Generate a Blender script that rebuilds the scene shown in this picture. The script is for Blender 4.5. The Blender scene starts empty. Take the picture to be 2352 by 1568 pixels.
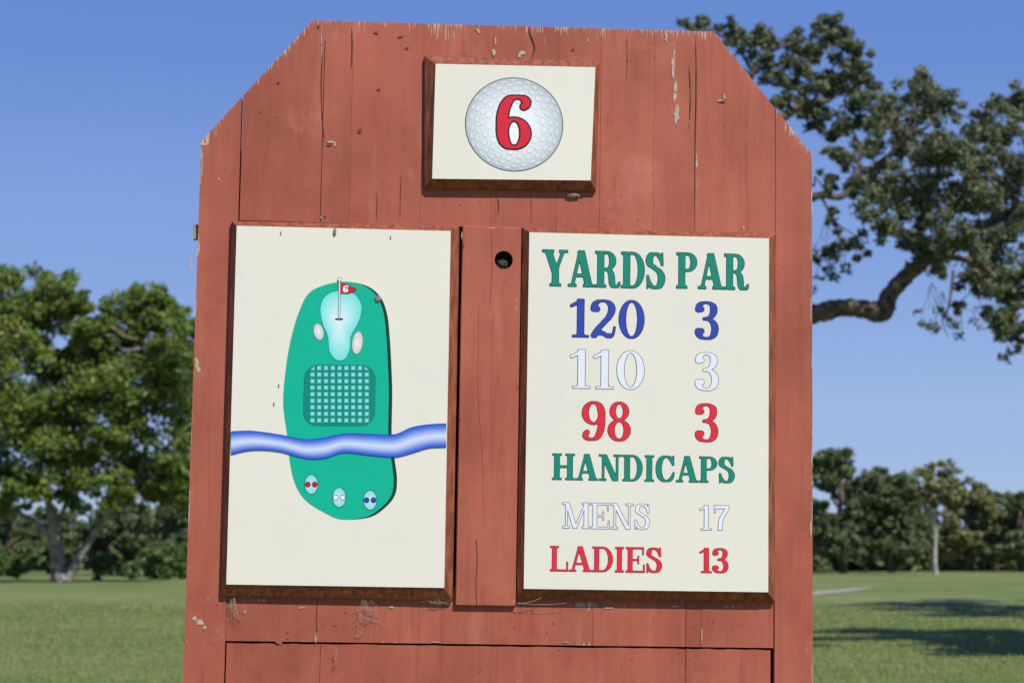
import bpy, bmesh, math, random
import numpy as np
from mathutils import Vector, Matrix
random.seed(7); rng=np.random.default_rng(7)
C=bpy.context.scene.collection
# ------------------------------------------------------------ camera model
F=4700.0; CX,CY=1176.0,784.0; EYE=1.35; PITCH=math.atan((1290-784)/F)
FW=Vector((0,math.cos(PITCH),math.sin(PITCH))); UP=Vector((0,-math.sin(PITCH),math.cos(PITCH)))
CAM=Vector((0,0,EYE))
def ray(px,py): return FW*F+Vector((1,0,0))*(px-CX)+UP*(CY-py)
def at(px,py,Y):
    d=ray(px,py); return CAM+d*(Y/d.y)
ROOT=Vector((-0.03,4.0,0)); RM=Matrix.Rotation(.08,3,'Z')@Matrix.Rotation(.016,3,'Y'); RI=RM.transposed()
def B(px,py,d=0.0):
    """point of the sign's own frame (x,z) seen at that place, on the plane d metres behind its front"""
    o=RI@(CAM-ROOT); v=RI@ray(px,py); t=(d-o.y)/v.y; p=o+v*t; return (p.x,p.z)
def hgt(x,y):
    def s(a,b,v):
        t=min(1,max(0,(v-a)/(b-a))); return t*t*(3-2*t)
    return .6*s(15,80,y)+.15*s(80,120,y)+ .05*math.sin(x*.11+1)*math.sin(y*.09)*s(15,40,y)
def gpt(px,py):
    y=12.0
    while y<200:
        p=at(px,py,y)
        if p.z<=hgt(p.x,p.y): return p
        y+=.25
    return at(px,py,200)
def lin(c):
    return tuple(((v/255)/12.92 if v/255<=.04045 else ((v/255+.055)/1.055)**2.4) for v in c)
# ------------------------------------------------------------ object helpers
def empty(name,loc,label,cat,group=None):
    o=bpy.data.objects.new(name,None); C.objects.link(o); o.location=loc; o['label']=label; o['category']=cat
    if group:o['group']=group
    return o
def mesh(name,v,f,mat,parent=None,cols=None,smooth=False,mats=None):
    me=bpy.data.meshes.new(name); me.from_pydata([tuple(a) for a in v],[],f)
    if cols is not None:
        a=me.color_attributes.new('Col','FLOAT_COLOR','POINT')
        arr=np.ones((len(v),4),dtype=np.float32); arr[:,:3]=np.array(cols,dtype=np.float32)[:,:3]
        a.data.foreach_set('color',arr.ravel())
    me.materials.append(mat)
    if smooth: me.polygons.foreach_set('use_smooth',[True]*len(me.polygons))
    me.update()
    o=bpy.data.objects.new(name,me); C.objects.link(o)
    if parent: o.parent=parent
    return o
class MB:
    def __init__(s): s.v=[];s.f=[];s.c=[]
    def add(s,v,f,c):
        n=len(s.v); s.v+=list(v); s.f+=[tuple(i+n for i in q) for q in f]
        if isinstance(c,tuple): c=[c]*len(v)
        s.c+=list(c)
    def build(s,name,mat,parent=None,smooth=False): return mesh(name,s.v,s.f,mat,parent,s.c,smooth)
    def prism(s,poly,y0,y1,c):
        n=len(poly); v=[(x,y0,z) for x,z in poly]+[(x,y1,z) for x,z in poly]
        f=[tuple(range(n)),tuple(range(2*n-1,n-1,-1))]+[(i,i+n,(i+1)%n+n,(i+1)%n) for i in range(n)]
        s.add(v,f,c)
    def flat(s,poly,y,c): s.add([(x,y,z) for x,z in poly],[tuple(range(len(poly)))],c)
    def fan(s,poly,y,cc,ce,ctr=None):
        n=len(poly)
        if ctr is None: ctr=(sum(p[0] for p in poly)/n,sum(p[1] for p in poly)/n)
        s.add([(ctr[0],y,ctr[1])]+[(x,y,z) for x,z in poly],[(0,i+1,(i+1)%n+1) for i in range(n)],[cc]+[ce]*n)
    def tube(s,pts,rad,c,k=7,rough=0):
        pts=[Vector(p) for p in pts]; n=len(pts); v=[];f=[]
        prev=None
        for i,p in enumerate(pts):
            d=(pts[min(i+1,n-1)]-pts[max(i-1,0)]).normalized()
            a=prev if prev is not None else (Vector((0,1,0)) if abs(d.y)<.9 else Vector((1,0,0)))
            a=(a-d*a.dot(d)).normalized(); prev=a; b=d.cross(a)
            r=rad[i] if isinstance(rad,(list,tuple)) else rad
            r*=1+random.uniform(-rough,rough)*.6
            for j in range(k):
                t=2*math.pi*j/k; v.append(p+(a*math.cos(t)+b*math.sin(t))*r*(1+random.uniform(-rough,rough)))
        for i in range(n-1):
            for j in range(k): f.append((i*k+j,i*k+(j+1)%k,(i+1)*k+(j+1)%k,(i+1)*k+j))
        f.append(tuple(range(k-1,-1,-1))); f.append(tuple(range((n-1)*k,n*k)))
        s.add([tuple(q) for q in v],f,c)
def crom(P,n=8,closed=False):
    P=[np.array(p,float) for p in P]; N=len(P); out=[]
    for i in range(N if closed else N-1):
        if closed: a,b,c,d=P[(i-1)%N],P[i],P[(i+1)%N],P[(i+2)%N]
        else: a,b,c,d=P[max(i-1,0)],P[i],P[i+1],P[min(i+2,N-1)]
        for k in range(n):
            t=k/n; out.append(.5*((2*b)+(-a+c)*t+(2*a-5*b+4*c-d)*t*t+(-a+3*b-3*c+d)*t**3))
    if not closed: out.append(P[-1])
    return out
# ------------------------------------------------------------ materials
def newmat(name):
    m=bpy.data.materials.new(name); m.use_nodes=True; nt=m.node_tree; return m,nt,nt.nodes['Principled BSDF']
def nd(nt,t,**k):
    n=nt.nodes.new(t)
    for a,b in k.items(): setattr(n,a,b)
    return n
def math_(nt,op,a,b=None,c=None,clamp=False):
    n=nd(nt,'ShaderNodeMath',operation=op,use_clamp=clamp)
    for i,x in enumerate((a,b,c)):
        if x is None: continue
        if isinstance(x,(int,float)): n.inputs[i].default_value=x
        else: nt.links.new(x,n.inputs[i])
    return n.outputs[0]
def noise(nt,vec,scale,detail=4,rough=.55,stretch=None):
    if stretch:
        mp=nd(nt,'ShaderNodeMapping'); mp.inputs['Scale'].default_value=stretch; nt.links.new(vec,mp.inputs[0]); vec=mp.outputs[0]
    n=nd(nt,'ShaderNodeTexNoise'); n.inputs['Scale'].default_value=scale; n.inputs['Detail'].default_value=detail; n.inputs['Roughness'].default_value=rough
    nt.links.new(vec,n.inputs['Vector']); return n.outputs[0]
def ramp(nt,v,a,b):
    n=nd(nt,'ShaderNodeMapRange',interpolation_type='SMOOTHSTEP'); nt.links.new(v,n.inputs[0]); n.inputs[1].default_value=a; n.inputs[2].default_value=b; return n.outputs[0]
def mix(nt,f,a,b):
    n=nd(nt,'ShaderNodeMix',data_type='RGBA')
    if isinstance(f,(int,float)): n.inputs[0].default_value=f
    else: nt.links.new(f,n.inputs[0])
    for i,x in ((6,a),(7,b)):
        if isinstance(x,tuple): n.inputs[i].default_value=(*x[:3],1)
        else: nt.links.new(x,n.inputs[i])
    return n.outputs[2]
def bump(nt,p,h,s,d):
    n=nd(nt,'ShaderNodeBump'); n.inputs['Strength'].default_value=s; n.inputs['Distance'].default_value=d
    nt.links.new(h,n.inputs['Height']); nt.links.new(n.outputs[0],p.inputs['Normal'])
P0=B(462,325);P1=B(718,47);P2=B(1640,73);P3=B(1865,355);PL=B(420,1568);PR=B(1867,1568)
Z_RAIL=B(1400,1390)[1]; Z_RB=B(1150,1479)[1]
def board_mat():
    m,nt,p=newmat('weathered_red_paint'); co=nd(nt,'ShaderNodeTexCoord').outputs['Object']
    sep=nd(nt,'ShaderNodeSeparateXYZ'); nt.links.new(co,sep.inputs[0]); X,Z=sep.outputs[0],sep.outputs[2]
    dist=None
    for a,b in ((P1,P2),(P0,P1),(P2,P3),(PL,P0),(P3,PR)):
        dx,dz=b[0]-a[0],b[1]-a[1]; L=math.hypot(dx,dz); nx,nz=dz/L,-dx/L
        e=math_(nt,'ADD',math_(nt,'MULTIPLY',X,nx),math_(nt,'MULTIPLY_ADD',Z,nz,-(a[0]*nx+a[1]*nz)))
        k=.9 if (a,b)==(P1,P2) else (1.7 if b in (P1,) or a==P2 else 4.0)
        e=math_(nt,'MULTIPLY',e,k)
        dist=e if dist is None else math_(nt,'MINIMUM',dist,e)
    # the exposed edges of the bottom rail wear too
    for zz in (Z_RAIL,Z_RB):
        dist=math_(nt,'MINIMUM',dist,math_(nt,'MULTIPLY_ADD',math_(nt,'ABSOLUTE',math_(nt,'SUBTRACT',Z,zz)),3.0,.012))
    att=nd(nt,'ShaderNodeAttribute',attribute_name='Col'); sc=nd(nt,'ShaderNodeSeparateColor'); nt.links.new(att.outputs['Color'],sc.inputs[0])
    tint,bare,dark=sc.outputs[0],sc.outputs[1],sc.outputs[2]
    # each plank gets its own slice of the grain
    cmb=nd(nt,'ShaderNodeCombineXYZ'); nt.links.new(math_(nt,'MULTIPLY',tint,3.0),cmb.inputs[1]); av=nd(nt,'ShaderNodeVectorMath',operation='ADD'); nt.links.new(co,av.inputs[0]); nt.links.new(cmb.outputs[0],av.inputs[1]); cg=av.outputs[0]
    n1=noise(nt,co,1,5,.6,(5,5,2.6)); n2=noise(nt,cg,1,6,.7,(70,70,2.4)); n3=noise(nt,co,3.6,8,.68); n4=noise(nt,co,60,3,.6)
    n5=noise(nt,cg,1,5,.65,(20,20,2.6)); n6=noise(nt,co,150,4,.7); n7=noise(nt,co,6,6,.7)
    col=mix(nt,ramp(nt,n1,.32,.68),lin((157,81,61)),lin((182,100,78)))
    col=mix(nt,math_(nt,'MULTIPLY',ramp(nt,n2,.42,.78),.24),col,lin((126,58,42)))
    col=mix(nt,math_(nt,'MULTIPLY',ramp(nt,n5,.52,.76),.4),col,lin((194,120,100)))
    col=mix(nt,math_(nt,'MULTIPLY',ramp(nt,n3,.5,.72),.5),col,lin((134,70,50)))
    col=mix(nt,math_(nt,'MULTIPLY',ramp(nt,n7,.56,.72),.35),col,lin((202,130,110)))
    dr=noise(nt,co,1,3,.5,(42,42,2.0)); col=mix(nt,math_(nt,'MULTIPLY',ramp(nt,dr,.62,.67),.25),col,lin((134,58,40)))
    sp=math_(nt,'MULTIPLY',ramp(nt,noise(nt,co,110,3,.6),.63,.70),ramp(nt,noise(nt,co,7,3),.48,.62)); col=mix(nt,math_(nt,'MULTIPLY',sp,.75),col,lin((80,40,28)))
    hs=nd(nt,'ShaderNodeHueSaturation'); nt.links.new(col,hs.inputs['Color']); nt.links.new(math_(nt,'MULTIPLY_ADD',tint,.09,.97),hs.inputs['Value']); col=hs.outputs[0]
    fl=noise(nt,co,1,3,.7,(260,260,120)); flm=math_(nt,'MULTIPLY',ramp(nt,fl,.70,.75),ramp(nt,noise(nt,co,9,2),.5,.65))
    g=noise(nt,co,1,4,.7,(260,260,15)); gl=noise(nt,co,10,2)
    e=math_(nt,'ADD',math_(nt,'MULTIPLY_ADD',dist,-6.5,g),math_(nt,'MULTIPLY_ADD',gl,.7,-.32))
    pe=ramp(nt,e,.53,.61)
    bm_=math_(nt,'MULTIPLY',bare,ramp(nt,noise(nt,co,90,3,.6),.34,.46))
    mk=math_(nt,'MAXIMUM',math_(nt,'MAXIMUM',pe,bm_),math_(nt,'MULTIPLY',flm,.7),clamp=True)
    wood=mix(nt,n4,lin((140,112,94)),lin((222,200,182)))
    col=mix(nt,mk,col,wood)
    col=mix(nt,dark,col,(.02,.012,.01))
    nt.links.new(col,p.inputs['Base Color']); p.inputs['Roughness'].default_value=.62; p.inputs['Specular IOR Level'].default_value=.3
    h=math_(nt,'ADD',math_(nt,'MULTIPLY',n2,.8),math_(nt,'MULTIPLY_ADD',mk,-.8,math_(nt,'MULTIPLY_ADD',n6,.25,n1))); bump(nt,p,h,.4,.002)
    return m
M={}
M['board']=board_mat()
def simple(name,c,rough=.6,var=.15,scale=30,stretch=None,bmp=0.0,spec=.4,bd=.01):
    m,nt,p=newmat(name); co=nd(nt,'ShaderNodeTexCoord').outputs['Object']; n=noise(nt,co,scale,5,.6,stretch)
    a=tuple(v*(1-var) for v in c); b=tuple(min(1,v*(1+var)) for v in c)
    nt.links.new(mix(nt,ramp(nt,n,.3,.7),a,b),p.inputs['Base Color']); p.inputs['Roughness'].default_value=rough; p.inputs['Specular IOR Level'].default_value=spec
    if bmp: bump(nt,p,n,bmp,bd)
    return m
M['frame']=simple('brown_stained_wood',lin((140,76,50)),.65,.4,1,(90,90,18),.3)
def face_mat():
    m,nt,p=newmat('cream_sign_face'); co=nd(nt,'ShaderNodeTexCoord').outputs['Object']
    a=noise(nt,co,4,5,.6); s=noise(nt,co,150,3,.6); s2=noise(nt,co,6,2)
    col=mix(nt,ramp(nt,a,.3,.7),lin((231,226,211)),lin((236,230,212)))
    col=mix(nt,math_(nt,'MULTIPLY',math_(nt,'MULTIPLY',ramp(nt,s,.70,.76),ramp(nt,s2,.52,.66)),.5),col,lin((150,140,110)))
    nt.links.new(col,p.inputs['Base Color']); p.inputs['Roughness'].default_value=.4; p.inputs['Specular IOR Level'].default_value=.4; return m
M['face']=face_mat()
M['bark']=simple('grey_brown_bark',(.135,.10,.075),.95,.65,9,None,1,.2,.06)
M['palebark']=simple('pale_bark',(.25,.225,.19),.9,.5,3,None,.8,.2,.05)
M['web']=simple('cobweb_thread',(.48,.41,.36),.8)
M['straw']=simple('dry_straw',(.5,.38,.28),.8)
M['mud']=simple('dried_mud',(.25,.2,.17),.95,.4,120,None,.6)
M['stone']=simple('dark_crumpled_lump',(.05,.045,.045),.8,.5,60,None,.6)
M['path']=simple('pale_gravel_path',(.36,.32,.25),.9,.15,2)
def print_mat():
    m,nt,p=newmat('printed_vinyl'); at_=nd(nt,'ShaderNodeAttribute',attribute_name='Col'); co=nd(nt,'ShaderNodeTexCoord').outputs['Object']
    n=noise(nt,co,12,4); hs=nd(nt,'ShaderNodeHueSaturation'); nt.links.new(at_.outputs['Color'],hs.inputs['Color']); nt.links.new(math_(nt,'MULTIPLY_ADD',n,.12,.94),hs.inputs['Value'])
    nt.links.new(hs.outputs[0],p.inputs['Base Color']); p.inputs['Roughness'].default_value=.42; p.inputs['Specular IOR Level'].default_value=.35; return m
M['print']=print_mat()
def leaf_mat():
    m,nt,p=newmat('foliage'); a=nd(nt,'ShaderNodeAttribute',attribute_name='Col')
    nt.links.new(a.outputs['Color'],p.inputs['Base Color']); p.inputs['Roughness'].default_value=.5; p.inputs['Specular IOR Level'].default_value=.35
    tr=nd(nt,'ShaderNodeBsdfTranslucent'); nt.links.new(a.outputs['Color'],tr.inputs[0]); mx=nd(nt,'ShaderNodeMixShader'); mx.inputs[0].default_value=.3
    nt.links.new(p.outputs[0],mx.inputs[1]); nt.links.new(tr.outputs[0],mx.inputs[2]); nt.links.new(mx.outputs[0],nt.nodes['Material Output'].inputs[0]); return m
M['leaf']=leaf_mat()
def grass_mat():
    m,nt,p=newmat('mown_grass'); co=nd(nt,'ShaderNodeTexCoord').outputs['Object']
    a=noise(nt,co,.1,5,.6); b=noise(nt,co,.7,7,.75); c=noise(nt,co,7,5,.75)
    col=mix(nt,ramp(nt,a,.35,.65),(.155,.225,.05),(.25,.275,.095)); col=mix(nt,math_(nt,'MULTIPLY',ramp(nt,b,.48,.68),.65),col,(.32,.29,.15))
    col=mix(nt,math_(nt,'MULTIPLY',ramp(nt,c,.42,.66),.55),col,(.085,.15,.028))
    nt.links.new(col,p.inputs['Base Color']); p.inputs['Roughness'].default_value=.9; p.inputs['Specular IOR Level'].default_value=.2; bump(nt,p,math_(nt,'ADD',b,c),.7,.08); return m
M['grass']=grass_mat()
# ------------------------------------------------------------ SIGN
sign=empty('tee_sign',ROOT,'tall red painted wooden golf tee sign for hole 6 with clipped top corners','sign')
sign.rotation_euler=(0,.016,.08)
ZB=0.02
def topz(x):
    pts=[P0,P1,P2,P3]
    if x<=P0[0]: return P0[1]
    for a,b in zip(pts,pts[1:]):
        if x<=b[0]: return a[1]+(b[1]-a[1])*(x-a[0])/(b[0]-a[0])
    return P3[1]
def plank_poly(xa,xb,zb,zt=None):
    if zt is not None: return [(xa,zb),(xb,zb),(xb,zt),(xa,zt)]
    up=[(xb,topz(xb))]+[p for p in (P3,P2,P1,P0) if xa<p[0]<xb]+[(xa,topz(xa))]
    return [(xa,zb),(xb,zb)]+up
def tint(): return (random.random(),0,0)
TH=.038
seamL=(B(553,300)[0]+B(518,1480)[0])/2; seamR=(B(1781,300)[0]+B(1779,1480)[0])/2
def lerpx(a,b,z): return a[0]+(b[0]-a[0])*(z-a[1])/(b[1]-a[1])
def blob(cx,cy,rx,ry,n=16,jit=.35,d=0):
    o=[]
    for i in range(n):
        a=2*math.pi*i/n; k=1+random.uniform(-jit,jit); o.append(B(cx+rx*k*math.cos(a),cy-ry*k*math.sin(a),d))
    return o
for nm,poly,chips in (('side_post',[(lerpx(PL,P0,ZB),ZB),(seamL-.0004,ZB)]+[(seamL-.0004,topz(seamL))]+[P0],[(458,1428,10,8),(447,1420,6,5),(470,1440,5,4),(452,835,4,14),(456,848,5,5),(503,412,2.5,3),(440,600,2,20),(466,330,8,4)]),
                ('side_post',[(seamR+.0004,ZB),(lerpx(PR,P3,ZB),ZB),P3,(seamR+.0004,topz(seamR))],[(1863,1215,2,20),(1862,700,1.5,25),(1864,470,2,30)])):
    b=MB(); b.prism(poly,0,TH,(.5,0,0))
    for (x,y,rx,ry) in chips: b.flat(blob(x,y,rx,ry,14,.4,-.0008),-.0008,(.5,1,0))
    b.build(nm,M['board'],sign)
zt_mid=(B(700,514)[1]+B(1600,532)[1])/2
def boards(name,seams,zb,zt,y0,depth=TH,extra=None):
    b=MB()
    for (xa,ga),(xb,gb) in zip(seams,seams[1:]):
        off=random.uniform(-.0003,.0004)
        b.prism(plank_poly(xa+ga/2,xb-gb/2,zb,zt),y0+off,y0+depth,tint())
    if extra: extra(b)
    return b.build(name,M['board'],sign)
S_,W_=.0013,.0004
top=[(553,S_*.4,400),(741,S_,300),(810,W_,150),(966,W_,470),(1134,W_,100),(1278,W_,480),(1377,W_*1.5,480),(1503,W_,150),(1598,S_*.7,150),(1781,S_*.7,300)]
def top_extra(b):
    for (x,y,rx,ry) in ((1545,155,4,24),(1550,208,4,22),(1554,262,6,18),(1549,120,2,16),(1134,122,4,8),(1201,122,9,5),(1194,128,4,5),(1655,232,7,2.5),(1663,222,2.5,8),(760,326,8,2.5),(769,332,3,5),(1098,68,5,7),(1138,92,2,10),(1584,285,2,8),(739,100,2,45),(1600,370,2,14),(1708,522,3,4),(742,500,6,3),(1350,92,2,6),(1530,85,3,12)):
        b.flat(blob(x,y,rx,ry,14,.45,-.0014),-.0014,(.5,1,0))
    for (x,y,rx,ry) in ((1660,233,6,2),(758,333,8,2),(1316,115,4,2.5),(920,85,5,2.5),(870,205,4,3),(745,498,6,2),(935,110,4,3),(732,60,3,6),(865,75,5,3),(827,300,5,7),(640,190,3,3)):
        b.flat(blob(x,y,rx,ry,12,.45,-.0018),-.0018,(.3,.1,.6))
    def crack(pts,w):
        L=[];R=[]
        for i,(x,y) in enumerate(crom(pts,6)):
            k=w*(1-abs(2*i/(6*(len(pts)-1))-1)**3)*random.uniform(.5,1.2)+.12
            L.append(B(x-k,y,-.0016));R.append(B(x+k,y,-.0016))
        for i in range(len(L)-1): b.flat([L[i],L[i+1],R[i+1],R[i]],-.0016,(.3,0,.9))
    crack([(1215,62),(1218,80),(1224,95),(1228,112),(1222,135)],1.8)
    crack([(740,60),(741,120),(738,200),(741,280),(746,330)],.8)
    crack([(1583,150),(1586,220),(1584,300)],.8)
    crack([(1143,455),(1146,470),(1144,490)],.9)
    crack([(808,60),(809,110),(807,160)],.9)
    crack([(1598,90),(1600,190),(1597,330),(1596,500)],.8)
    crack([(921,400),(920,450),(919,505)],.4); crack([(865,440),(866,470),(865,508)],.35); crack([(1440,80),(1441,130),(1440,180)],.4)
    crack([(1219,440),(1220,470),(1220,515)],.35)
boards('plank_board',[(B(x,y)[0],g) for x,g,y in top],zt_mid,None,0,TH,top_extra)
z_rt=B(1400,1389)[1]; z_rb=(B(520,1477)[1]+B(1775,1481)[1])/2; z_lt=z_rb-.0042
low=[(518,S_),(727,S_),(945,W_),(1128,W_),(1362,W_*1.5),(1576,S_),(1611,W_),(1778,S_*1.5)]
def low_extra(b):
    for (x,y,rx,ry) in ((693,1395,8,2),(725,1465,2,12),(1612,1460,2,14),(1400,1396,10,2),(560,1400,4,7),(640,1474,8,2),(900,1394,6,3),(1550,1392,9,2),(1000,1473,9,1.5),(1300,1474,6,1.5)):
        b.flat(blob(x,y,rx,ry,12,.45,.0004),.0004,(.5,.8,0))
boards('bottom_rail',[(B(x,1430)[0],g) for x,g in low],z_rb,z_rt+.03,.002,TH-.002,low_extra)
low2=[(518,S_),(735,S_*.6),(1140,W_),(1576,S_),(1772,S_*2)]
b=MB(); sm_=[(B(x,1530)[0],g) for x,g in low2]
for (xa,ga),(xb,gb) in zip(sm_,sm_[1:]):
    n=14; tp=[(xb-gb/2-(xb-gb/2-xa-ga/2)*i/n, z_lt+random.uniform(-.0007,.0009)) for i in range(n+1)]
    b.prism([(xa+ga/2,.12),(xb-gb/2,.12)]+tp,.004,TH,tint())
b.build('lower_panel',M['board'],sign)
b=MB(); zlo=.13
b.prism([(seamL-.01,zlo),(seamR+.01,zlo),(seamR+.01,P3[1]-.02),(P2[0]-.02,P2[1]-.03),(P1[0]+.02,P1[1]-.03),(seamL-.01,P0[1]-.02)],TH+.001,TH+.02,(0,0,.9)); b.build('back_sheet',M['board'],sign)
for px0,px1 in ((540,1050),(1200,1770)):
    b=MB(); xa,xb=B(px0,900)[0],B(px1,900)[0]; b.prism([(xa,z_rt+.031),(xb,z_rt+.031),(xb,zt_mid-.001),(xa,zt_mid-.001)],.006,TH,(.4,0,.6)); b.build('recessed_backing',M['board'],sign)
# raised centre plank with round hole and rounded long edges
yc=-.008; xa,xb=B(1057,900,yc)[0],B(1190,900,yc)[0]; za,zb2=B(1130,1389,yc)[1],B(1130,522,yc)[1]
hx,hz=B(1157,597,yc); R=21*.00086; b=MB()
k=40; angs=sorted([2*math.pi*i/k for i in range(k)]+[math.atan2(sz*.04,(xb-hx) if sx>0 else (xa-hx))%(2*math.pi) for sx in(1,-1) for sz in (1,-1)])
inn=[(hx+R*math.cos(a),hz+R*math.sin(a)) for a in angs]; out=[]
for a in angs:
    c,s=math.cos(a),math.sin(a); t=min(((xb-hx)/c if c>1e-6 else (xa-hx)/c if c<-1e-6 else 9),(.04/abs(s) if abs(s)>1e-6 else 9)); out.append((hx+c*t,hz+s*t))
n=len(angs); v=[(x,yc,z) for x,z in inn]+[(x,yc,z) for x,z in out]
CT=(.8,0,0)
b.add(v,[(i,(i+1)%n,(i+1)%n+n,i+n) for i in range(n)],CT)
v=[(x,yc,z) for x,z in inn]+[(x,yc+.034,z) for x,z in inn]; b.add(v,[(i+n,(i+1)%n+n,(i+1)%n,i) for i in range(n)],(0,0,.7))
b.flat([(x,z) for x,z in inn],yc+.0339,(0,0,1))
b.flat([(xa,hz+.04),(xb,hz+.04),(xb,zb2),(xa,zb2)],yc,CT); b.flat([(xa,za),(xb,za),(xb,hz-.04),(xa,hz-.04)],yc,CT)
e_=.0016
ring0=[(xa,yc,za),(xb,yc,za),(xb,yc,zb2),(xa,yc,zb2)]; ring1=[(xa-e_,yc+e_,za-e_),(xb+e_,yc+e_,za-e_),(xb+e_,yc+e_,zb2+e_),(xa-e_,yc+e_,zb2+e_)]; ring2=[(x,TH-.002,z) for x,_,z in ring1]
b.add(ring0+ring1+ring2,[(i,(i+1)%4,(i+1)%4+4,i+4) for i in range(4)]+[(i+4,(i+1)%4+4,(i+1)%4+8,i+8) for i in range(4)],CT)
b.flat(blob(1064,566,2,5,10,.3,yc-.0004),yc-.0004,(.3,0,.8))
for (x,y,rx,ry) in ((1061,540,1.5,10),(1130,524,12,1.2),(1186,700,1.2,16),(1180,1380,1.5,7)): b.flat(blob(x,y,rx,ry,12,.4,yc-.0004),yc-.0004,(.5,.9,0))
def crk(pts,w,y):
    P=crom(pts,6)
    for i in range(len(P)-1):
        (x,yy),(x2,y2)=P[i],P[i+1]; b.flat([B(x-w,yy,y),B(x2-w,y2,y),B(x2+w,y2,y),B(x+w,yy,y)],y,(.3,0,.85))
crk([(1095,1388),(1093,1340),(1096,1290),(1094,1240)],.9,yc-.0005); crk([(1128,530),(1130,620),(1125,700)],.3,yc-.0005); crk([(1100,700),(1098,900),(1108,1050),(1112,1200)],.2,yc-.0005)
cp=b.build('centre_plank',M['board'],sign); cp['label']='narrow upright plank with a round black hole near its top'
b=MB(); q=[B(443,514),B(454,514),B(454,547),B(443,547)]; b.prism(q,.008,.028,(.2,0,.3)); b.prism([B(452,520),B(470,520),B(470,540),B(452,540)],.012,.024,(.1,0,.4)); b.build('peg',M['board'],sign)
def panel(outer,inner,label,d=.024,lip=.009):
    o=[B(*p) for p in outer]; i=[B(*p,-d) for p in inner]; b=MB()
    v=[(x,.012,z) for x,z in o]+[(x,-lip,z) for x,z in o]+[(x,-d,z) for x,z in i]
    f=[(a,(a+1)%4,(a+1)%4+4,a+4) for a in range(4)]+[(a+4,(a+1)%4+4,(a+1)%4+8,a+8) for a in range(4)]+[(8,9,10,11),(3,2,1,0)]
    b.add(v,f,(1,1,1)); p=b.build('backing_panel',M['frame'],sign); p['label']=label
    bv=p.modifiers.new('b','BEVEL'); bv.width=.0012; bv.segments=2; bv.limit_method='ANGLE'
    b=MB(); cx=sum(q[0] for q in i)/4; cz=sum(q[1] for q in i)/4
    ii=[(cx+(x-cx)*.997,cz+(z-cz)*.998) for x,z in i]
    b.prism(ii,-d-.0012,-d+.0005,(1,1,1)); b.build('sign_face',M['face'],p)
    return p,-d-.0012
pn6,D6=panel([(975,131),(1377,144),(1368,441),(974,433)],[(1000,147),(1368,155),(1357,415),(992,411)],'small bevelled panel with a golf ball bearing the number 6')
pnL,DL=panel([(533,509),(1055,520),(1039,1378),(508,1368)],[(543,518),(1036,530),(1021,1350),(519,1342)],'tall left panel with a painted map of the hole')
pnR,DR=panel([(1199,524),(1781,537),(1778,1382),(1186,1373)],[(1215,533),(1767,547),(1765,1360),(1202,1352)],'tall right panel listing yards, par and handicaps')
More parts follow.
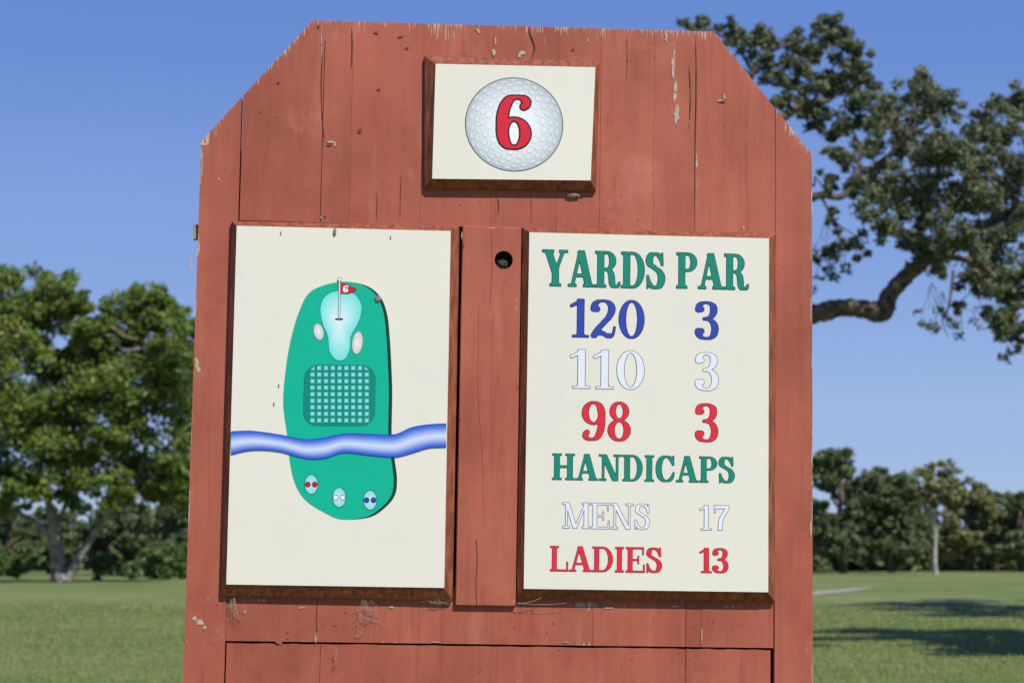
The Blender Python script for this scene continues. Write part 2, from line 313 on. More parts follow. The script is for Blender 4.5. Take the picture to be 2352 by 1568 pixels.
# ------------------------------------------------------------ glyphs from distance fields
def glyph(ch,T,t):
    h=1/84.
    Wd={'I':.44,'H':.9,'N':.9,'M':1.08,'A':.88,'Y':.86,'D':.82,'P':.74,'R':.86,'C':.78,'S':.66,'E':.76,'L':.72,'0':.62,'1':.46,'2':.6,'3':.57,'6':.62,'7':.58,'8':.6,'9':.62}
    w=Wd[ch]; xs=np.arange(-.14,w+.14,h); ys=np.arange(-.06,1.06+h,h); X,Y=np.meshgrid(xs,ys,indexing='ij')
    D=[np.full_like(X,9.)]
    def sm(d,k=.012):
        a=D[0]; hh=np.clip(.5+.5*(a-d)/k,0,1); D[0]=a*(1-hh)+d*hh-k*hh*(1-hh)
    def bx(x0,x1,y0,y1):
        dx=np.abs(X-(x0+x1)/2)-(x1-x0)/2; dy=np.abs(Y-(y0+y1)/2)-(y1-y0)/2
        return np.hypot(np.maximum(dx,0),np.maximum(dy,0))+np.minimum(np.maximum(dx,dy),0)
    def box(x0,x1,y0,y1,k=.012): sm(bx(x0,x1,y0,y1),k)
    def line(x0,y0,x1,y1,wd):
        L=math.hypot(x1-x0,y1-y0); nx,ny=(y1-y0)/L,-(x1-x0)/L; ww=wd*abs(y1-y0)/L
        ax,ay=(x1-x0)/L,(y1-y0)/L; s=(X-x0)*nx+(Y-y0)*ny; q=(X-x0)*ax+(Y-y0)*ay
        sm(np.maximum(np.abs(s)-ww/2,np.maximum(-q,q-L)))
    def ball(x,y,r): sm(np.hypot(X-x,Y-y)-r)
    def ell_(cx,cy,a,b_):
        px,py=X-cx,Y-cy; k0=np.hypot(px/a,py/b_); k1=np.hypot(px/(a*a),py/(b_*b_)); return k0*(k0-1)/np.maximum(k1,1e-6)
    def ring(cx,cy,a,b_,TT,tt): sm(np.maximum(ell_(cx,cy,a,b_),-ell_(cx,cy,a-TT,b_-tt)),.01)
    def bowl(x0,cx,cy,a,b_,TT,tt):
        o=np.where(X>cx,ell_(cx,cy,a,b_),np.abs(Y-cy)-b_); i=np.where(X>cx,ell_(cx,cy,a-TT,b_-tt),np.abs(Y-cy)-(b_-tt))
        sm(np.maximum(np.maximum(o,-i),x0-X),.008)
    def br(pts,closed=False,TT=None,tt=None,ta=0,tb=0):
        TT=TT or T; tt=tt or t
        P=np.array(crom(pts,14,closed)); dd=np.roll(P,-1,0)-np.roll(P,1,0) if closed else np.gradient(P,axis=0)
        dr=np.abs(dd[:,1])/np.maximum(np.hypot(dd[:,0],dd[:,1]),1e-6); th=(TT-tt)*dr**1.7
        s=np.linspace(0,1,len(P))
        if ta: th=th*np.clip(s/ta,0,1)
        if tb: th=th*np.clip((1-s)/tb,0,1)
        rr=.5*(tt+th); m=np.full_like(X,9.)
        for (px,py),r in zip(P,rr): m=np.minimum(m,np.hypot(X-px,Y-py)-r)
        sm(m,.01)
    sh=.07; e=.075
    def serif(x0,x1,top):
        y0,y1=(1-sh,1) if top else (0,sh); sm(bx(x0,x1,y0,y1),.045)
    def stem(x,wd=None,top=True,bot=True):
        wd=wd or T; box(x-wd/2,x+wd/2,0,1)
        if bot: serif(x-wd/2-e,x+wd/2+e,False)
        if top: serif(x-wd/2-e,x+wd/2+e,True)
    s0=T/2+e+.01
    if ch=='I': stem(.22)
    elif ch=='H': stem(s0);stem(w-s0);box(s0,w-s0,.46,.46+t)
    elif ch=='N': box(.13,.13+t,0,1);serif(.02,.13+t+.08,False);box(w-.13-t,w-.13,0,1);serif(w-.13-t-.1,w,True);serif(.0,.2,True);line(.1+T/2-.02,1.0,w-.13-T/2,-.0,T*1.12)
    elif ch=='M': box(.12,.12+t,0,1);serif(.01,.12+t+.08,False);stem(w-s0);line(.1+T/2,1.0,.5,.0,T*1.05);line(.5,.0,w-s0,1.,t*1.2);serif(.0,.2,True)
    elif ch=='A': line(.14,.0,.4,1.,t*1.15);line(.42,1.,w-s0+.02,0,T*1.1);box(.22,.62,.27,.27+t*.9);serif(.0,.28,False);serif(w-2*s0+.02,w,False)
    elif ch=='Y': line(s0,1.,.43,.42,T*1.08);line(w-.15,1.,.47,.42,t*1.15);box(.45-T/2,.45+T/2,0,.5);serif(.45-T/2-e,.45+T/2+e,False);serif(.0,2*s0,True);serif(w-.29,w,True)
    elif ch=='D': box(s0-T/2,s0+T/2,0,1);serif(.01,s0,False);serif(.01,s0,True);bowl(s0,.4,.5,w-.42,.5,T,sh)
    elif ch in 'PR':
        stem(s0);bowl(s0,.4,.735,.32 if ch=='P' else .31,.265,T,sh)
        if ch=='R': br([(.36,.5),(.46,.47),(.54,.39),(.57,.27),(.585,.13),(.64,.045),(.72,.03),(.79,.06),(.83,.14)],TT=T*.95,tt=.06,tb=.25)
    elif ch=='C': br([(.69,.66),(.64,.82),(.55,.925),(.43,.962),(.29,.93),(.17,.78),(.12,.5),(.17,.22),(.29,.07),(.43,.038),(.57,.08),(.66,.19),(.71,.34)],TT=T*1.08,tt=.075,ta=.16,tb=.2);box(.675,.73,.64,1.0)
    elif ch=='S':
        br([(.555,.67),(.52,.82),(.43,.93),(.32,.962),(.19,.925),(.125,.8),(.16,.68),(.3,.58),(.45,.48),(.53,.35),(.525,.2),(.45,.08),(.32,.038),(.2,.07),(.11,.18),(.07,.34)],TT=T*1.08,tt=.075,ta=.18,tb=.18);box(.535,.585,.67,1.0);box(.04,.09,.0,.34)
    elif ch=='E': stem(s0);box(s0,w-.06,1-sh,1);box(w-.11,w-.06,.7,1);box(s0,.5,.465,.465+t*.85);box(.465,.515,.34,.66);box(s0,w-.02,0,sh);box(w-.075,w-.02,0,.32)
    elif ch=='L': stem(s0);box(s0,w-.02,0,sh);box(w-.075,w-.02,0,.38)
    elif ch=='0': ring(w/2,.5,w/2,.505,T,t)
    elif ch=='1': box(.25-T/2,.25+T/2,0,1);sm(bx(.05,.45,0,.06),.045);br([(.03,.82),(.12,.87),(.2,.93),(.25,1.0)],tt=.07,TT=.1)
    elif ch=='2':
        ball(.125,.75,.075);br([(.055,.76),(.08,.87),(.16,.945),(.28,.966),(.4,.93),(.475,.83),(.48,.7),(.41,.54),(.28,.38),(.15,.22),(.06,.06)],TT=T)
        br([(.07,.075),(.17,.13),(.27,.12),(.37,.065),(.46,.06),(.525,.12),(.555,.28)],TT=.055,tt=.125)
    elif ch=='3':
        ball(.12,.79,.07);br([(.05,.79),(.08,.89),(.15,.95),(.26,.966),(.36,.93),(.425,.85),(.42,.7),(.34,.59),(.19,.54)])
        br([(.19,.54),(.34,.51),(.43,.42),(.465,.28),(.43,.13),(.34,.05),(.24,.034),(.13,.06),(.065,.13),(.045,.21)]);ball(.12,.22,.075)
    elif ch in '69':
        if ch=='9': X=w-X; Y=1-Y
        ball(.48,.795,.066);br([(.54,.8),(.52,.895),(.44,.957),(.34,.966),(.23,.92),(.15,.79),(.11,.62),(.105,.46),(.11,.3),(.15,.14),(.22,.06),(.31,.035)],ta=.12)
        ring(.315,.295,.3,.3,T*.97,t)
        if ch=='9': X=w-X; Y=1-Y
    elif ch=='7': box(.05,.56,.87,1);box(.03,.085,.7,1);br([(.53,.9),(.42,.7),(.31,.48),(.27,.25),(.26,.08),(.26,.02)],tt=T*.6)
    elif ch=='8': ring(.3,.76,.25,.245,T*.86,t);ring(.3,.275,.295,.28,T*.98,t)
    d=np.maximum(D[0],np.maximum(-Y,Y-1)); return xs,ys,d,w
_c={}
def gmesh(ch,T,t,lev):
    key=(ch,T,t,lev)
    if key in _c: return _c[key]
    xs,ys,d,w=glyph(ch,T,t); d=d-lev; V={};vl=[];F_=[]
    def vid(kx,p):
        if kx not in V: V[kx]=len(vl); vl.append(p)
        return V[kx]
    mn=np.minimum(np.minimum(d[:-1,:-1],d[1:,:-1]),np.minimum(d[1:,1:],d[:-1,1:]))
    for i,j in zip(*np.where(mn<0)):
        cs=[(i,j),(i+1,j),(i+1,j+1),(i,j+1)]; poly=[]
        for a in range(4):
            p,q=cs[a],cs[(a+1)%4]; dp,dq=d[p],d[q]
            if dp<0: poly.append(vid(p,(xs[p[0]],ys[p[1]])))
            if (dp<0)!=(dq<0):
                s,e2=(p,q) if p<q else (q,p); tt=d[s]/(d[s]-d[e2])
                poly.append(vid((s,e2),(xs[s[0]]+(xs[e2[0]]-xs[s[0]])*tt,ys[s[1]]+(ys[e2[1]]-ys[s[1]])*tt)))
        if len(poly)>=3: F_.append(tuple(poly))
    _c[key]=(vl,F_,w); return _c[key]
def word(txt,x0,y0,x1,y1,T,t,fill,edge,dep,parent,ow=.012,sp=.03,b=None,layer=0,name='lettering',label=None):
    xm,ym=(x0+x1)/2,(y0+y1)/2; dd=dep-.0005
    XA,XB=B(x0,ym,dd)[0],B(x1,ym,dd)[0]; ZA,ZT=B(xm,y1,dd)[1],B(xm,y0,dd)[1]
    own=b is None
    if own: b=MB()
    tot=sum(gmesh(c,T,t,0)[2] for c in txt)+sp*(len(txt)-1); sx=(XB-XA)/tot; sz=ZT-ZA; u=0
    for c in txt:
        ls=[(ow,edge,.0003),(-ow*.8,fill,.0006)] if edge else [(0,fill,.0006)]
        for lev,col,off in ls:
            v,f,w=gmesh(c,T,t,lev); b.add([(XA+(u+p[0])*sx,dep-off-layer,ZA+p[1]*sz) for p in v],f,col)
        u+=gmesh(c,T,t,0)[2]+sp
    if own:
        o=b.build(name,M['print'],parent)
        if label:o['label']=label
GR,BL,RD,WH=lin((18,136,114)),lin((50,72,172)),lin((226,44,60)),lin((232,234,244))
DK=lin((38,50,50)); GY=lin((92,92,98)); DG=lin((14,62,52)); DB=lin((26,30,90)); DRD=lin((96,24,28))
word('YARDS',1245,577,1528,660,.225,.095,GR,DG,DR,pnR,.011,.015,label='green word YARDS')
word('PAR',1553,582,1720,664,.225,.095,GR,DG,DR,pnR,.011,.015,label='green word PAR')
word('120',1310,688,1480,776,.17,.06,BL,DB,DR,pnR,.009,.06,label='blue number 120')
word('3',1600,692,1652,780,.175,.06,BL,DB,DR,pnR,.009,label='blue number 3')
word('110',1310,804,1480,893,.17,.064,WH,GY,DR,pnR,.008,.06,label='white number 110')
word('3',1600,809,1652,897,.175,.064,WH,GY,DR,pnR,.008,label='white number 3')
word('98',1336,922,1449,1012,.18,.062,RD,DRD,DR,pnR,.009,.05,label='red number 98')
word('3',1600,926,1651,1015,.175,.06,RD,DRD,DR,pnR,.009,label='red number 3')
word('HANDICAPS',1268,1045,1688,1105,.215,.09,GR,DG,DR,pnR,.011,.03,label='green word HANDICAPS')
word('MENS',1292,1155,1495,1214,.155,.075,WH,GY,DR,pnR,.012,.02,label='white word MENS')
word('17',1607,1160,1674,1217,.16,.07,WH,GY,DR,pnR,.012,.05,label='white number 17')
word('LADIES',1263,1255,1522,1313,.18,.08,RD,DRD,DR,pnR,.010,.02,label='red word LADIES')
word('13',1607,1258,1674,1315,.18,.07,RD,DRD,DR,pnR,.010,.05,label='red number 13')
# golf ball
bx,bz=B(1181,286,D6); RX=(B(1294,286,D6)[0]-B(1068,286,D6)[0])/2; RZ=(B(1181,178,D6)[1]-B(1181,394,D6)[1])/2
b=MB()
def disc(b,cx,cz,rx,rz,y,col,n=64): b.flat([(cx+rx*math.cos(2*math.pi*i/n),cz+rz*math.sin(2*math.pi*i/n)) for i in range(n)],y,col)
disc(b,bx,bz,RX,RZ,D6-.0003,lin((40,44,48)))
n=64; rings=[0.001,.3,.55,.75,.9,.985]; cl=[(246,246,248),(243,244,246),(232,236,238),(218,225,226),(200,210,212),(174,186,190)]
v=[];f=[];cc=[]
for r,c in zip(rings,cl):
    for i in range(n): a=2*math.pi*i/n; v.append((bx+RX*r*math.cos(a),D6-.0006,bz+RZ*r*math.sin(a))); cc.append(lin(c))
for q in range(len(rings)-1):
    for i in range(n): f.append((q*n+i,q*n+(i+1)%n,(q+1)*n+(i+1)%n,(q+1)*n+i))
b.add(v,f,cc)
N=330
for i in range(N):
    y=1-2*(i+.5)/N; ph=i*2.399963; r=math.sqrt(1-y*y); p=Vector((r*math.cos(ph),r*math.sin(ph),y)); p=Matrix.Rotation(.9,3,'X')@p
    if p.z<.12: continue
    rho=math.hypot(p.x,p.y)
    if rho<.45: continue
    a=math.atan2(p.y,p.x); A=.08; Bq=A*max(p.z,.25)
    if rho+Bq>.97: continue
    k=18; v=[]
    for s in (1,.86):
        for j in range(k):
            t=2*math.pi*j/k; dx,dz=Bq*s*math.cos(t),A*s*math.sin(t); X_=rho+dx; v.append((bx+RX*(X_*math.cos(a)-dz*math.sin(a)),D6-.0009,bz+RZ*(X_*math.sin(a)+dz*math.cos(a))))
    f=[(j,(j+1)%k,(j+1)%k+k,j+k) for j in range(k)]
    q=(rho-.45)/.5; g=lin(tuple(int(u_-40*q) for u_ in (218,228,228))); b.add(v,f,g)
    b.add([(u_[0],D6-.0008,u_[2]) for u_ in v[k:]],[tuple(range(k))],lin(tuple(int(u_-26*q) for u_ in (242,245,246))))
b.build('golf_ball_picture',M['print'],pn6)
word('6',1140,219,1221,343,.205,.075,lin((218,36,54)),lin((50,26,30)),D6-.001,pn6,.015,label='large red number 6')
# hole map
def L_(pts,d=DL,**k): return [B(x,y,d) for x,y in crom(pts,8,True)]
fair=[(775,648),(825,652),(862,676),(880,715),(887,770),(891,840),(893,900),(892,960),(892,1000),(898,1050),(904,1100),(898,1138),(872,1168),(838,1187),(785,1192),(745,1176),(702,1148),(678,1110),(666,1060),(660,1000),(651,930),(655,860),(668,780),(690,708),(716,668)]
FG=(.0,.46,.29)
b=MB(); b.fan(L_([(x+8,y+1) if x>800 else (x,y) for x,y in fair]),DL-.0003,DK,lin((20,60,50))); b.fan(L_(fair),DL-.0006,FG,FG); b.build('fairway_picture',M['print'],pnL)
b=MB(); pear=[(781,668),(812,674),(830,702),(824,738),(806,772),(803,802),(792,824),(772,826),(757,806),(753,772),(741,742),(736,706),(750,678)]
def grow(P,k):
    cx=sum(p[0] for p in P)/len(P); cy=sum(p[1] for p in P)/len(P); o=[]
    for x,y in P:
        L=math.hypot(x-cx,y-cy); o.append((x+(x-cx)/L*k,y+(y-cy)/L*k))
    return o
b.fan(L_(grow(pear,1)),DL-.0009,DK,lin((20,90,80))); b.fan(L_(pear),DL-.0012,lin((232,244,248)),lin((112,228,220)),B(778,738,DL)); b.build('putting_green_picture',M['print'],pnL)
def ell(cx,cy,rx,ry,rot=0,n=24,d=DL):
    o=[]
    for i in range(n):
        a=2*math.pi*i/n; x,y=rx*math.cos(a),ry*math.sin(a); o.append(B(cx+x*math.cos(rot)-y*math.sin(rot),cy+x*math.sin(rot)+y*math.cos(rot),d))
    return o
for cx,cy,rx,ry,ro in ((732,762,11,19,-.2),(821,787,12,26,.12)):
    b=MB(); b.fan(ell(cx,cy,rx+1.2,ry+1.2,ro),DL-.0009,DK,lin((110,110,90))); b.fan(ell(cx,cy,rx,ry,ro),DL-.0012,lin((240,240,236)),lin((206,206,196))); b.build('bunker_picture',M['print'],pnL)
b=MB(); rr=32; cor=[(862-rr,838+rr,0),(698+rr+1,838+rr,1),(697+rr,977-rr,2),(862-rr-1,977-rr,3)]; poly=[]
for cx,cy,q in cor:
    for i in range(9):
        a=math.pi/2*(q+i/8); poly.append((cx+rr*math.cos(a),cy-rr*math.sin(a)))
b.fan([B(x,y,DL) for x,y in grow(poly,.8)],DL-.0009,DK,lin((6,130,106))); b.fan([B(x,y,DL) for x,y in poly],DL-.0012,lin((10,134,116)),lin((10,134,116)))
def inside(x,y):
    x0,x1,y0,y1=697,862,838,977
    if not(x0-1<x<x1+1 and y0-1<y<y1+1): return False
    ax=max(x0+rr-x,x-(x1-rr),0); ay=max(y0+rr-y,y-(y1-rr),0); return math.hypot(ax,ay)<rr-.2
for i in range(11):
    for j in range(10):
        cx,cy=702+i*15.6,845+j*15
        pts=[(cx-5.2,cy-5.2),(cx+5.2,cy-5.2),(cx+5.2,cy+5.2),(cx-5.2,cy+5.2)]
        pts=[p for p in pts if inside(*p)]
        if len(pts)>=3: b.fan([B(*p,DL) for p in pts],DL-.0015,lin((170,236,240)),lin((48,184,176)))
b.build('fairway_grid_picture',M['print'],pnL)
up=crom([(531,990),(580,989),(640,997),(700,1008),(745,1004),(790,995),(850,996),(905,997),(945,981),(985,974),(1025,972)],6)
lo=crom([(531,1044),(580,1034),(640,1037),(700,1053),(745,1053),(790,1040),(850,1046),(905,1050),(945,1041),(985,1029),(1025,1027)],6)
rows=[(0,(28,62,180)),(.05,(48,88,206)),(.2,(96,132,222)),(.4,(180,196,238)),(.52,(214,222,246)),(.66,(176,194,238)),(.85,(90,124,216)),(.96,(44,86,200)),(1,(28,62,180))]
b=MB(); v=[];f=[];cc=[]; n=len(up)
for t,c in rows:
    for a,q in zip(up,lo): x,z=B(a[0]*(1-t)+q[0]*t,a[1]*(1-t)+q[1]*t,DL); v.append((x,DL-.0018,z)); cc.append(lin(c))
for r in range(len(rows)-1):
    for i in range(n-1): f.append((r*n+i,r*n+i+1,(r+1)*n+i+1,(r+1)*n+i))
b.add(v,f,cc); b.build('creek_picture',M['print'],pnL)
for (cx,cy,c) in ((715,1112,(196,30,44)),(779,1142,(236,240,244)),(850,1148,(44,66,160))):
    b=MB(); b.fan(ell(cx,cy,16.5,23.5),DL-.0009,DK,lin((24,80,76))); b.fan(ell(cx,cy,15,22),DL-.0012,lin((196,236,236)),lin((140,216,212)))
    for s in (-8,8): b.fan(ell(cx+s,cy,6.6,6.6,0,16),DL-.0015,DK,lin((30,36,44))); b.fan(ell(cx+s,cy,5.4,5.4,0,16),DL-.0018,lin(c),lin(c))
    b.build('tee_box_picture',M['print'],pnL)
b=MB(); q=[B(777.4,644,DL),B(782.6,644,DL),B(781.6,733,DL),B(776.6,733,DL)]; b.fan(ell(779,733,10,2.6),DL-.0014,(.02,)*3,(.03,)*3); b.flat(q,DL-.0016,lin((70,74,78))); b.flat([B(778.6,645,DL),B(781.4,645,DL),B(780.4,732,DL),B(777.8,732,DL)],DL-.0019,lin((236,238,240)))
b.fan(ell(780,642,5,5,0,16),DL-.002,(.1,)*3,(.12,)*3); b.fan(ell(780,642,3.9,3.9,0,16),DL-.0023,lin((232,234,236)),lin((232,234,236)))
fl=[(782,649),(793,652),(806,658),(819,663),(812,670),(800,674),(782,674)]; b.fan([B(x,y,DL) for x,y in grow(fl,1)],DL-.0019,DK,(.05,.01,.01)); b.fan([B(x,y,DL) for x,y in fl],DL-.0022,lin((206,28,46)),lin((206,28,46)))
word('6',788,656,800,671,.24,.14,lin((245,245,245)),None,DL-.002,None,b=b); b.build('flag_picture',M['print'],pnL)
# ------------------------------------------------------------ small things on the sign
def w_(px,py,d): x,z=B(px,py,d); return ROOT+RM@Vector((x,d,z))
def lump(name,px,py,d,r,sc,mat,label,cat):
    bm=bmesh.new(); bmesh.ops.create_icosphere(bm,subdivisions=3,radius=1)
    for v in bm.verts: v.co=Vector((v.co.x*r*sc[0],v.co.y*r*sc[1],v.co.z*r*sc[2]))*(1+random.uniform(-.16,.16))
    me=bpy.data.meshes.new(name); bm.to_mesh(me); bm.free(); me.materials.append(mat); o=bpy.data.objects.new(name,me); C.objects.link(o); o.location=w_(px,py,d); o.rotation_euler=(0,.016,.08); o['label']=label;o['category']=cat
lump('crumpled_lump',1154,606,.010,.0125,(1.05,.8,.85),M['stone'],'dark crumpled lump lodged inside the round hole of the centre plank','debris')
lump('mud_nest',1317,449,-.004,.012,(1.2,.4,.36),M['mud'],'small grey mud nest stuck just under the golf ball panel','insect nest')
lump('mud_nest',868,686,DL-.002,.006,(1,.35,1.1),M['mud'],'tiny brown mud nest on the dark right edge of the painted fairway','insect nest')
lump('mud_nest',769,533,DL-.0015,.006,(.5,.35,1.3),M['mud'],'tiny brown mud nest at the top edge of the hole map panel','insect nest')
for (x,y,r,l) in ((640,886,.0028,'tiny dark insect speck on the cream face level with the checked patch'),(629,928,.003,'tiny dark insect speck just above the creek on the left panel'),(897,546,.0028,'tiny dark speck near the top right of the hole map panel'),(645,536,.0028,'tiny dark speck near the top left of the hole map panel')):
    lump('insect_speck',x,y,DL-.0007,r,(.45,.3,1.4),M['mud'],l,'insect')
def web(ax,ay,pts,label):
    b=MB()
    for (x0,y0,x1,y1) in pts:
        P=[w_(x0+(x1-x0)*t+random.uniform(-2,2),y0+(y1-y0)*t+random.uniform(-2,2)+6*math.sin(math.pi*t),-.012+.011*t) for t in (0,.25,.5,.75,1)]
        P=[p-w_(ax,ay,0) for p in P]; b.tube(P,random.uniform(.0001,.00032),(1,1,1),4)
    o=b.build('cobweb',M['web']); o.location=w_(ax,ay,0); o['label']=label; o['category']='cobweb'; 
def rnd_web(ax,ay,n,dx,dy):
    L=[]
    for i in range(n):
        L.append((ax+random.uniform(-dx,dx)*.3,ay+random.uniform(-4,4),ax+random.uniform(-dx,dx),ay+random.uniform(.2,1)*dy))
        L.append((ax+random.uniform(-dx,dx)*.6,ay+random.uniform(.1,.7)*dy,ax+random.uniform(-dx,dx)*.6,ay+random.uniform(.1,.9)*dy))
    return L
web(535,1385,rnd_web(535,1376,12,18,66),'ragged pale cobweb below the lower left corner of the hole map panel')
web(840,1385,rnd_web(842,1378,12,48,95),'wide pale cobweb hanging below the middle of the hole map panel')
web(990,1380,rnd_web(1000,1374,5,60,10),'thin cobweb strands under the lower right corner of the hole map panel')
web(772,1490,rnd_web(772,1484,5,7,46),'short cobweb hanging from the dark groove above the lower boards')
b=MB()
for (x0,y0,x1,y1) in ((1188,1386,1250,1369),(1190,1384,1300,1384)):
    P=[w_(x0+(x1-x0)*t,y0+(y1-y0)*t+4*math.sin(3*t),-.012)-w_(1190,1386,0) for t in (0,.3,.6,1)]; b.tube(P,.0003,(1,1,1),5)
o=b.build('dry_straw',M['straw']); o.location=w_(1190,1386,0); o['label']='two dry straw stalks poking out below the yardage panel'; o['category']='straw'
# ------------------------------------------------------------ ground
xs=sorted(set([-600,-400,-250]+list(range(-160,161,4))+[250,400,600])); ys=[-60,-20]+[i*2 for i in range(0,70)]+[150,180,240,400,800,2000]
v=[(x,y,hgt(x,y)) for y in ys for x in xs]; n=len(xs); f=[(j*n+i,j*n+i+1,(j+1)*n+i+1,(j+1)*n+i) for j in range(len(ys)-1) for i in range(n-1)]
g=mesh('ground',v,f,M['grass'],smooth=True); g['kind']='structure'
v=[];f=[]; pp=[(1700,1374,1384),(1780,1368,1378),(1870,1359,1368),(1930,1354,1362),(1980,1351,1356),(2000,1349,1352)]
for x,a,c in pp:
    for yy in (a,c): p=gpt(x,yy); v.append((p.x,p.y,hgt(p.x,p.y)+.02))
for i in range(len(pp)-1): f.append((2*i,2*i+1,2*i+3,2*i+2))
o=mesh('path',v,f,M['path']); o['kind']='structure'
def blades(n):
    V=np.zeros((n,3,3),np.float32); Cc=np.zeros((n,3,3),np.float32)
    for i in range(n):
        y=18*(50/18)**random.random(); px=random.uniform(-60,440) if random.random()<.48 else random.uniform(1850,2420)
        x=(px-CX)/F*y; z=hgt(x,y); a=random.uniform(0,6.28); h=random.uniform(.015,.05)*(y/25)**.5; w=.006*(y/20)
        V[i,0]=(x-w*math.cos(a),y-w*math.sin(a),z-.005);V[i,1]=(x+w*math.cos(a),y+w*math.sin(a),z-.005);V[i,2]=(x+random.uniform(-.03,.03),y+random.uniform(-.03,.03),z+h)
        c=random.choice([(.19,.29,.05),(.24,.33,.07),(.13,.21,.04),(.32,.32,.11),(.38,.33,.17)]); Cc[i,:]=c
    me=bpy.data.meshes.new('grass'); me.from_pydata(V.reshape(-1,3).tolist(),[],[(3*i,3*i+1,3*i+2) for i in range(n)])
    a=me.color_attributes.new('Col','FLOAT_COLOR','POINT'); arr=np.ones((n*3,4),np.float32); arr[:,:3]=Cc.reshape(-1,3); a.data.foreach_set('color',arr.ravel()); me.materials.append(M['leaf'])
    o=bpy.data.objects.new('grass',me); C.objects.link(o); o['kind']='stuff'; o['label']='short mown grass blades across the fairway'; o['category']='grass'
blades(40000)
# ------------------------------------------------------------ trees
def leaves(name,clus,size,pal,parent=None,origin=Vector((0,0,0)),up=.3):
    cen=[];rad=[];tn=[]
    for c,r,k in clus: cen+= [tuple(c-origin)]*k; rad+=[r]*k; tn+=[random.uniform(.8,1.2)]*k
    cen=np.array(cen);rad=np.array(rad);n=len(cen)
    d=rng.normal(size=(n,3)); d/=np.linalg.norm(d,axis=1)[:,None]; P=cen+d*(rad*rng.random(n)**.6)[:,None]*np.array([1.1,1.1,.85])
    nn=rng.normal(size=(n,3)); nn[:,2]+=up*2; nn[:,1]-=.6; nn/=np.linalg.norm(nn,axis=1)[:,None]
    a=np.cross(nn,rng.normal(size=(n,3))); a/=np.linalg.norm(a,axis=1)[:,None]; b_=np.cross(nn,a)
    s=size*rng.uniform(.6,1.3,n)[:,None]
    V=np.stack([P-a*s,P-b_*s*.5,P+a*s,P+b_*s*.5+nn*s*.2],1).reshape(-1,3)
    pal=np.array(pal); ci=rng.integers(0,len(pal),n); col=pal[ci]*rng.uniform(.75,1.25,n)[:,None]*np.array(tn)[:,None]
    me=bpy.data.meshes.new(name); me.vertices.add(4*n); me.vertices.foreach_set('co',V.astype(np.float32).ravel())
    me.loops.add(4*n); me.loops.foreach_set('vertex_index',np.arange(4*n,dtype=np.int32)); me.polygons.add(n); me.polygons.foreach_set('loop_start',np.arange(0,4*n,4,dtype=np.int32))
    me.update(calc_edges=True); me.validate()
    at_=me.color_attributes.new('Col','FLOAT_COLOR','POINT'); arr=np.ones((4*n,4),np.float32); arr[:,:3]=np.repeat(col,4,0); at_.data.foreach_set('color',arr.ravel()); me.materials.append(M['leaf'])
    o=bpy.data.objects.new(name,me); C.objects.link(o)
    if parent:o.parent=parent
    return o
def rv(r): return Vector((random.gauss(0,1),random.gauss(0,1),random.gauss(0,1))).normalized()*r
def sub(c,r,ns,rs,k):
    return [(c+rv(r*random.random()**.4),r*rs*random.uniform(.7,1.3),k) for _ in range(ns)]
def ppath(pts,Y,org,k=6):
    P=crom([(x,y,r,dy) for x,y,r,dy in pts],k); W=[at(p[0],p[1],Y+p[3])-org for p in P]; R_=[max(.004,p[2]*Y/F) for p in P]
    return W,R_
def twig(b,p,q,r0,r1,j,n=5):
    P=[p.lerp(q,i/n)+(rv(j*(p-q).length) if 0<i<n else Vector()) for i in range(n+1)]; b.tube(P,[r0+(r1-r0)*i/n for i in range(n+1)],(1,1,1),5); return P
YO=28.; base=at(1650,1480,YO); base.z=hgt(base.x,YO)
oak=empty('oak_tree',base,'large twisted live oak whose bare bent limb reaches right from behind the sign','tree')
b=MB(); skel=[]
zpx=1290+(EYE-base.z)*F/YO
for pts in ([(1650,zpx+15,75,0),(1660,1350,56,0),(1672,1100,48,0),(1665,900,46,0),(1660,760,40,0),(1640,560,32,0),(1650,430,26,0),(1700,340,18,0),(1760,285,14,0),(1800,268,12,0),(1850,238,10,0),(1905,228,7,.2),(1930,180,5,.4),(1960,130,3,.5)],
            [(1662,880,36,0),(1730,790,30,0),(1800,745,25,0),(1870,722,22,0),(1930,708,21,0),(1985,710,21,0),(2025,716,26,0),(2042,680,21,0),(2075,640,19,0),(2118,602,17,0),(2140,560,12,.1),(2180,500,9,.3),(2215,420,8,.4),(2240,330,6,.5),(2280,270,4,.6)],
            [(1655,640,22,0),(1740,520,16,0),(1830,470,11,0),(1885,448,9,0),(1930,452,8,0),(1965,425,7,0),(2005,385,6,-.2),(2060,340,5,-.4),(2110,280,4,-.5),(2130,220,2.5,-.5)],
            [(1645,480,16,0),(1690,260,9,.3),(1730,170,6,.4),(1770,120,4,.4),(1850,90,3,.4)],
            [(1730,170,4,.4),(1680,95,3,.5),(1600,68,2,.5)],
            [(2118,602,11,0),(2170,590,9,0),(2230,600,7,-.4),(2290,640,5,-.6),(2330,720,3,-.7)],
            [(2170,590,8,0),(2250,530,8,.5),(2330,480,7,.9),(2420,430,5,1.2),(2520,380,3,1)],
            [(1885,448,4,0),(1920,520,3,0),(1930,580,2,0),(1890,600,1.5,0)],
            [(1965,425,5,0),(1975,350,4,.3),(1950,290,3,.4),(1910,300,2,.4)],
            [(2180,500,6,.3),(2120,440,5,.4),(2090,360,4,.5),(2080,290,3,.6)],
            [(1930,650,1,0),(1900,632,2,0),(1880,600,1.5,0),(1870,560,1,0)],
            [(2190,620,4,0),(2180,700,2.5,0),(2165,740,1.5,0),(2180,775,.8,0)]):
    W,R_=ppath(pts,YO,base,8); b.tube(W,R_,(1,1,1),12,.11); skel+=[(w,r) for w,r in zip(W,R_) if w.z>2]
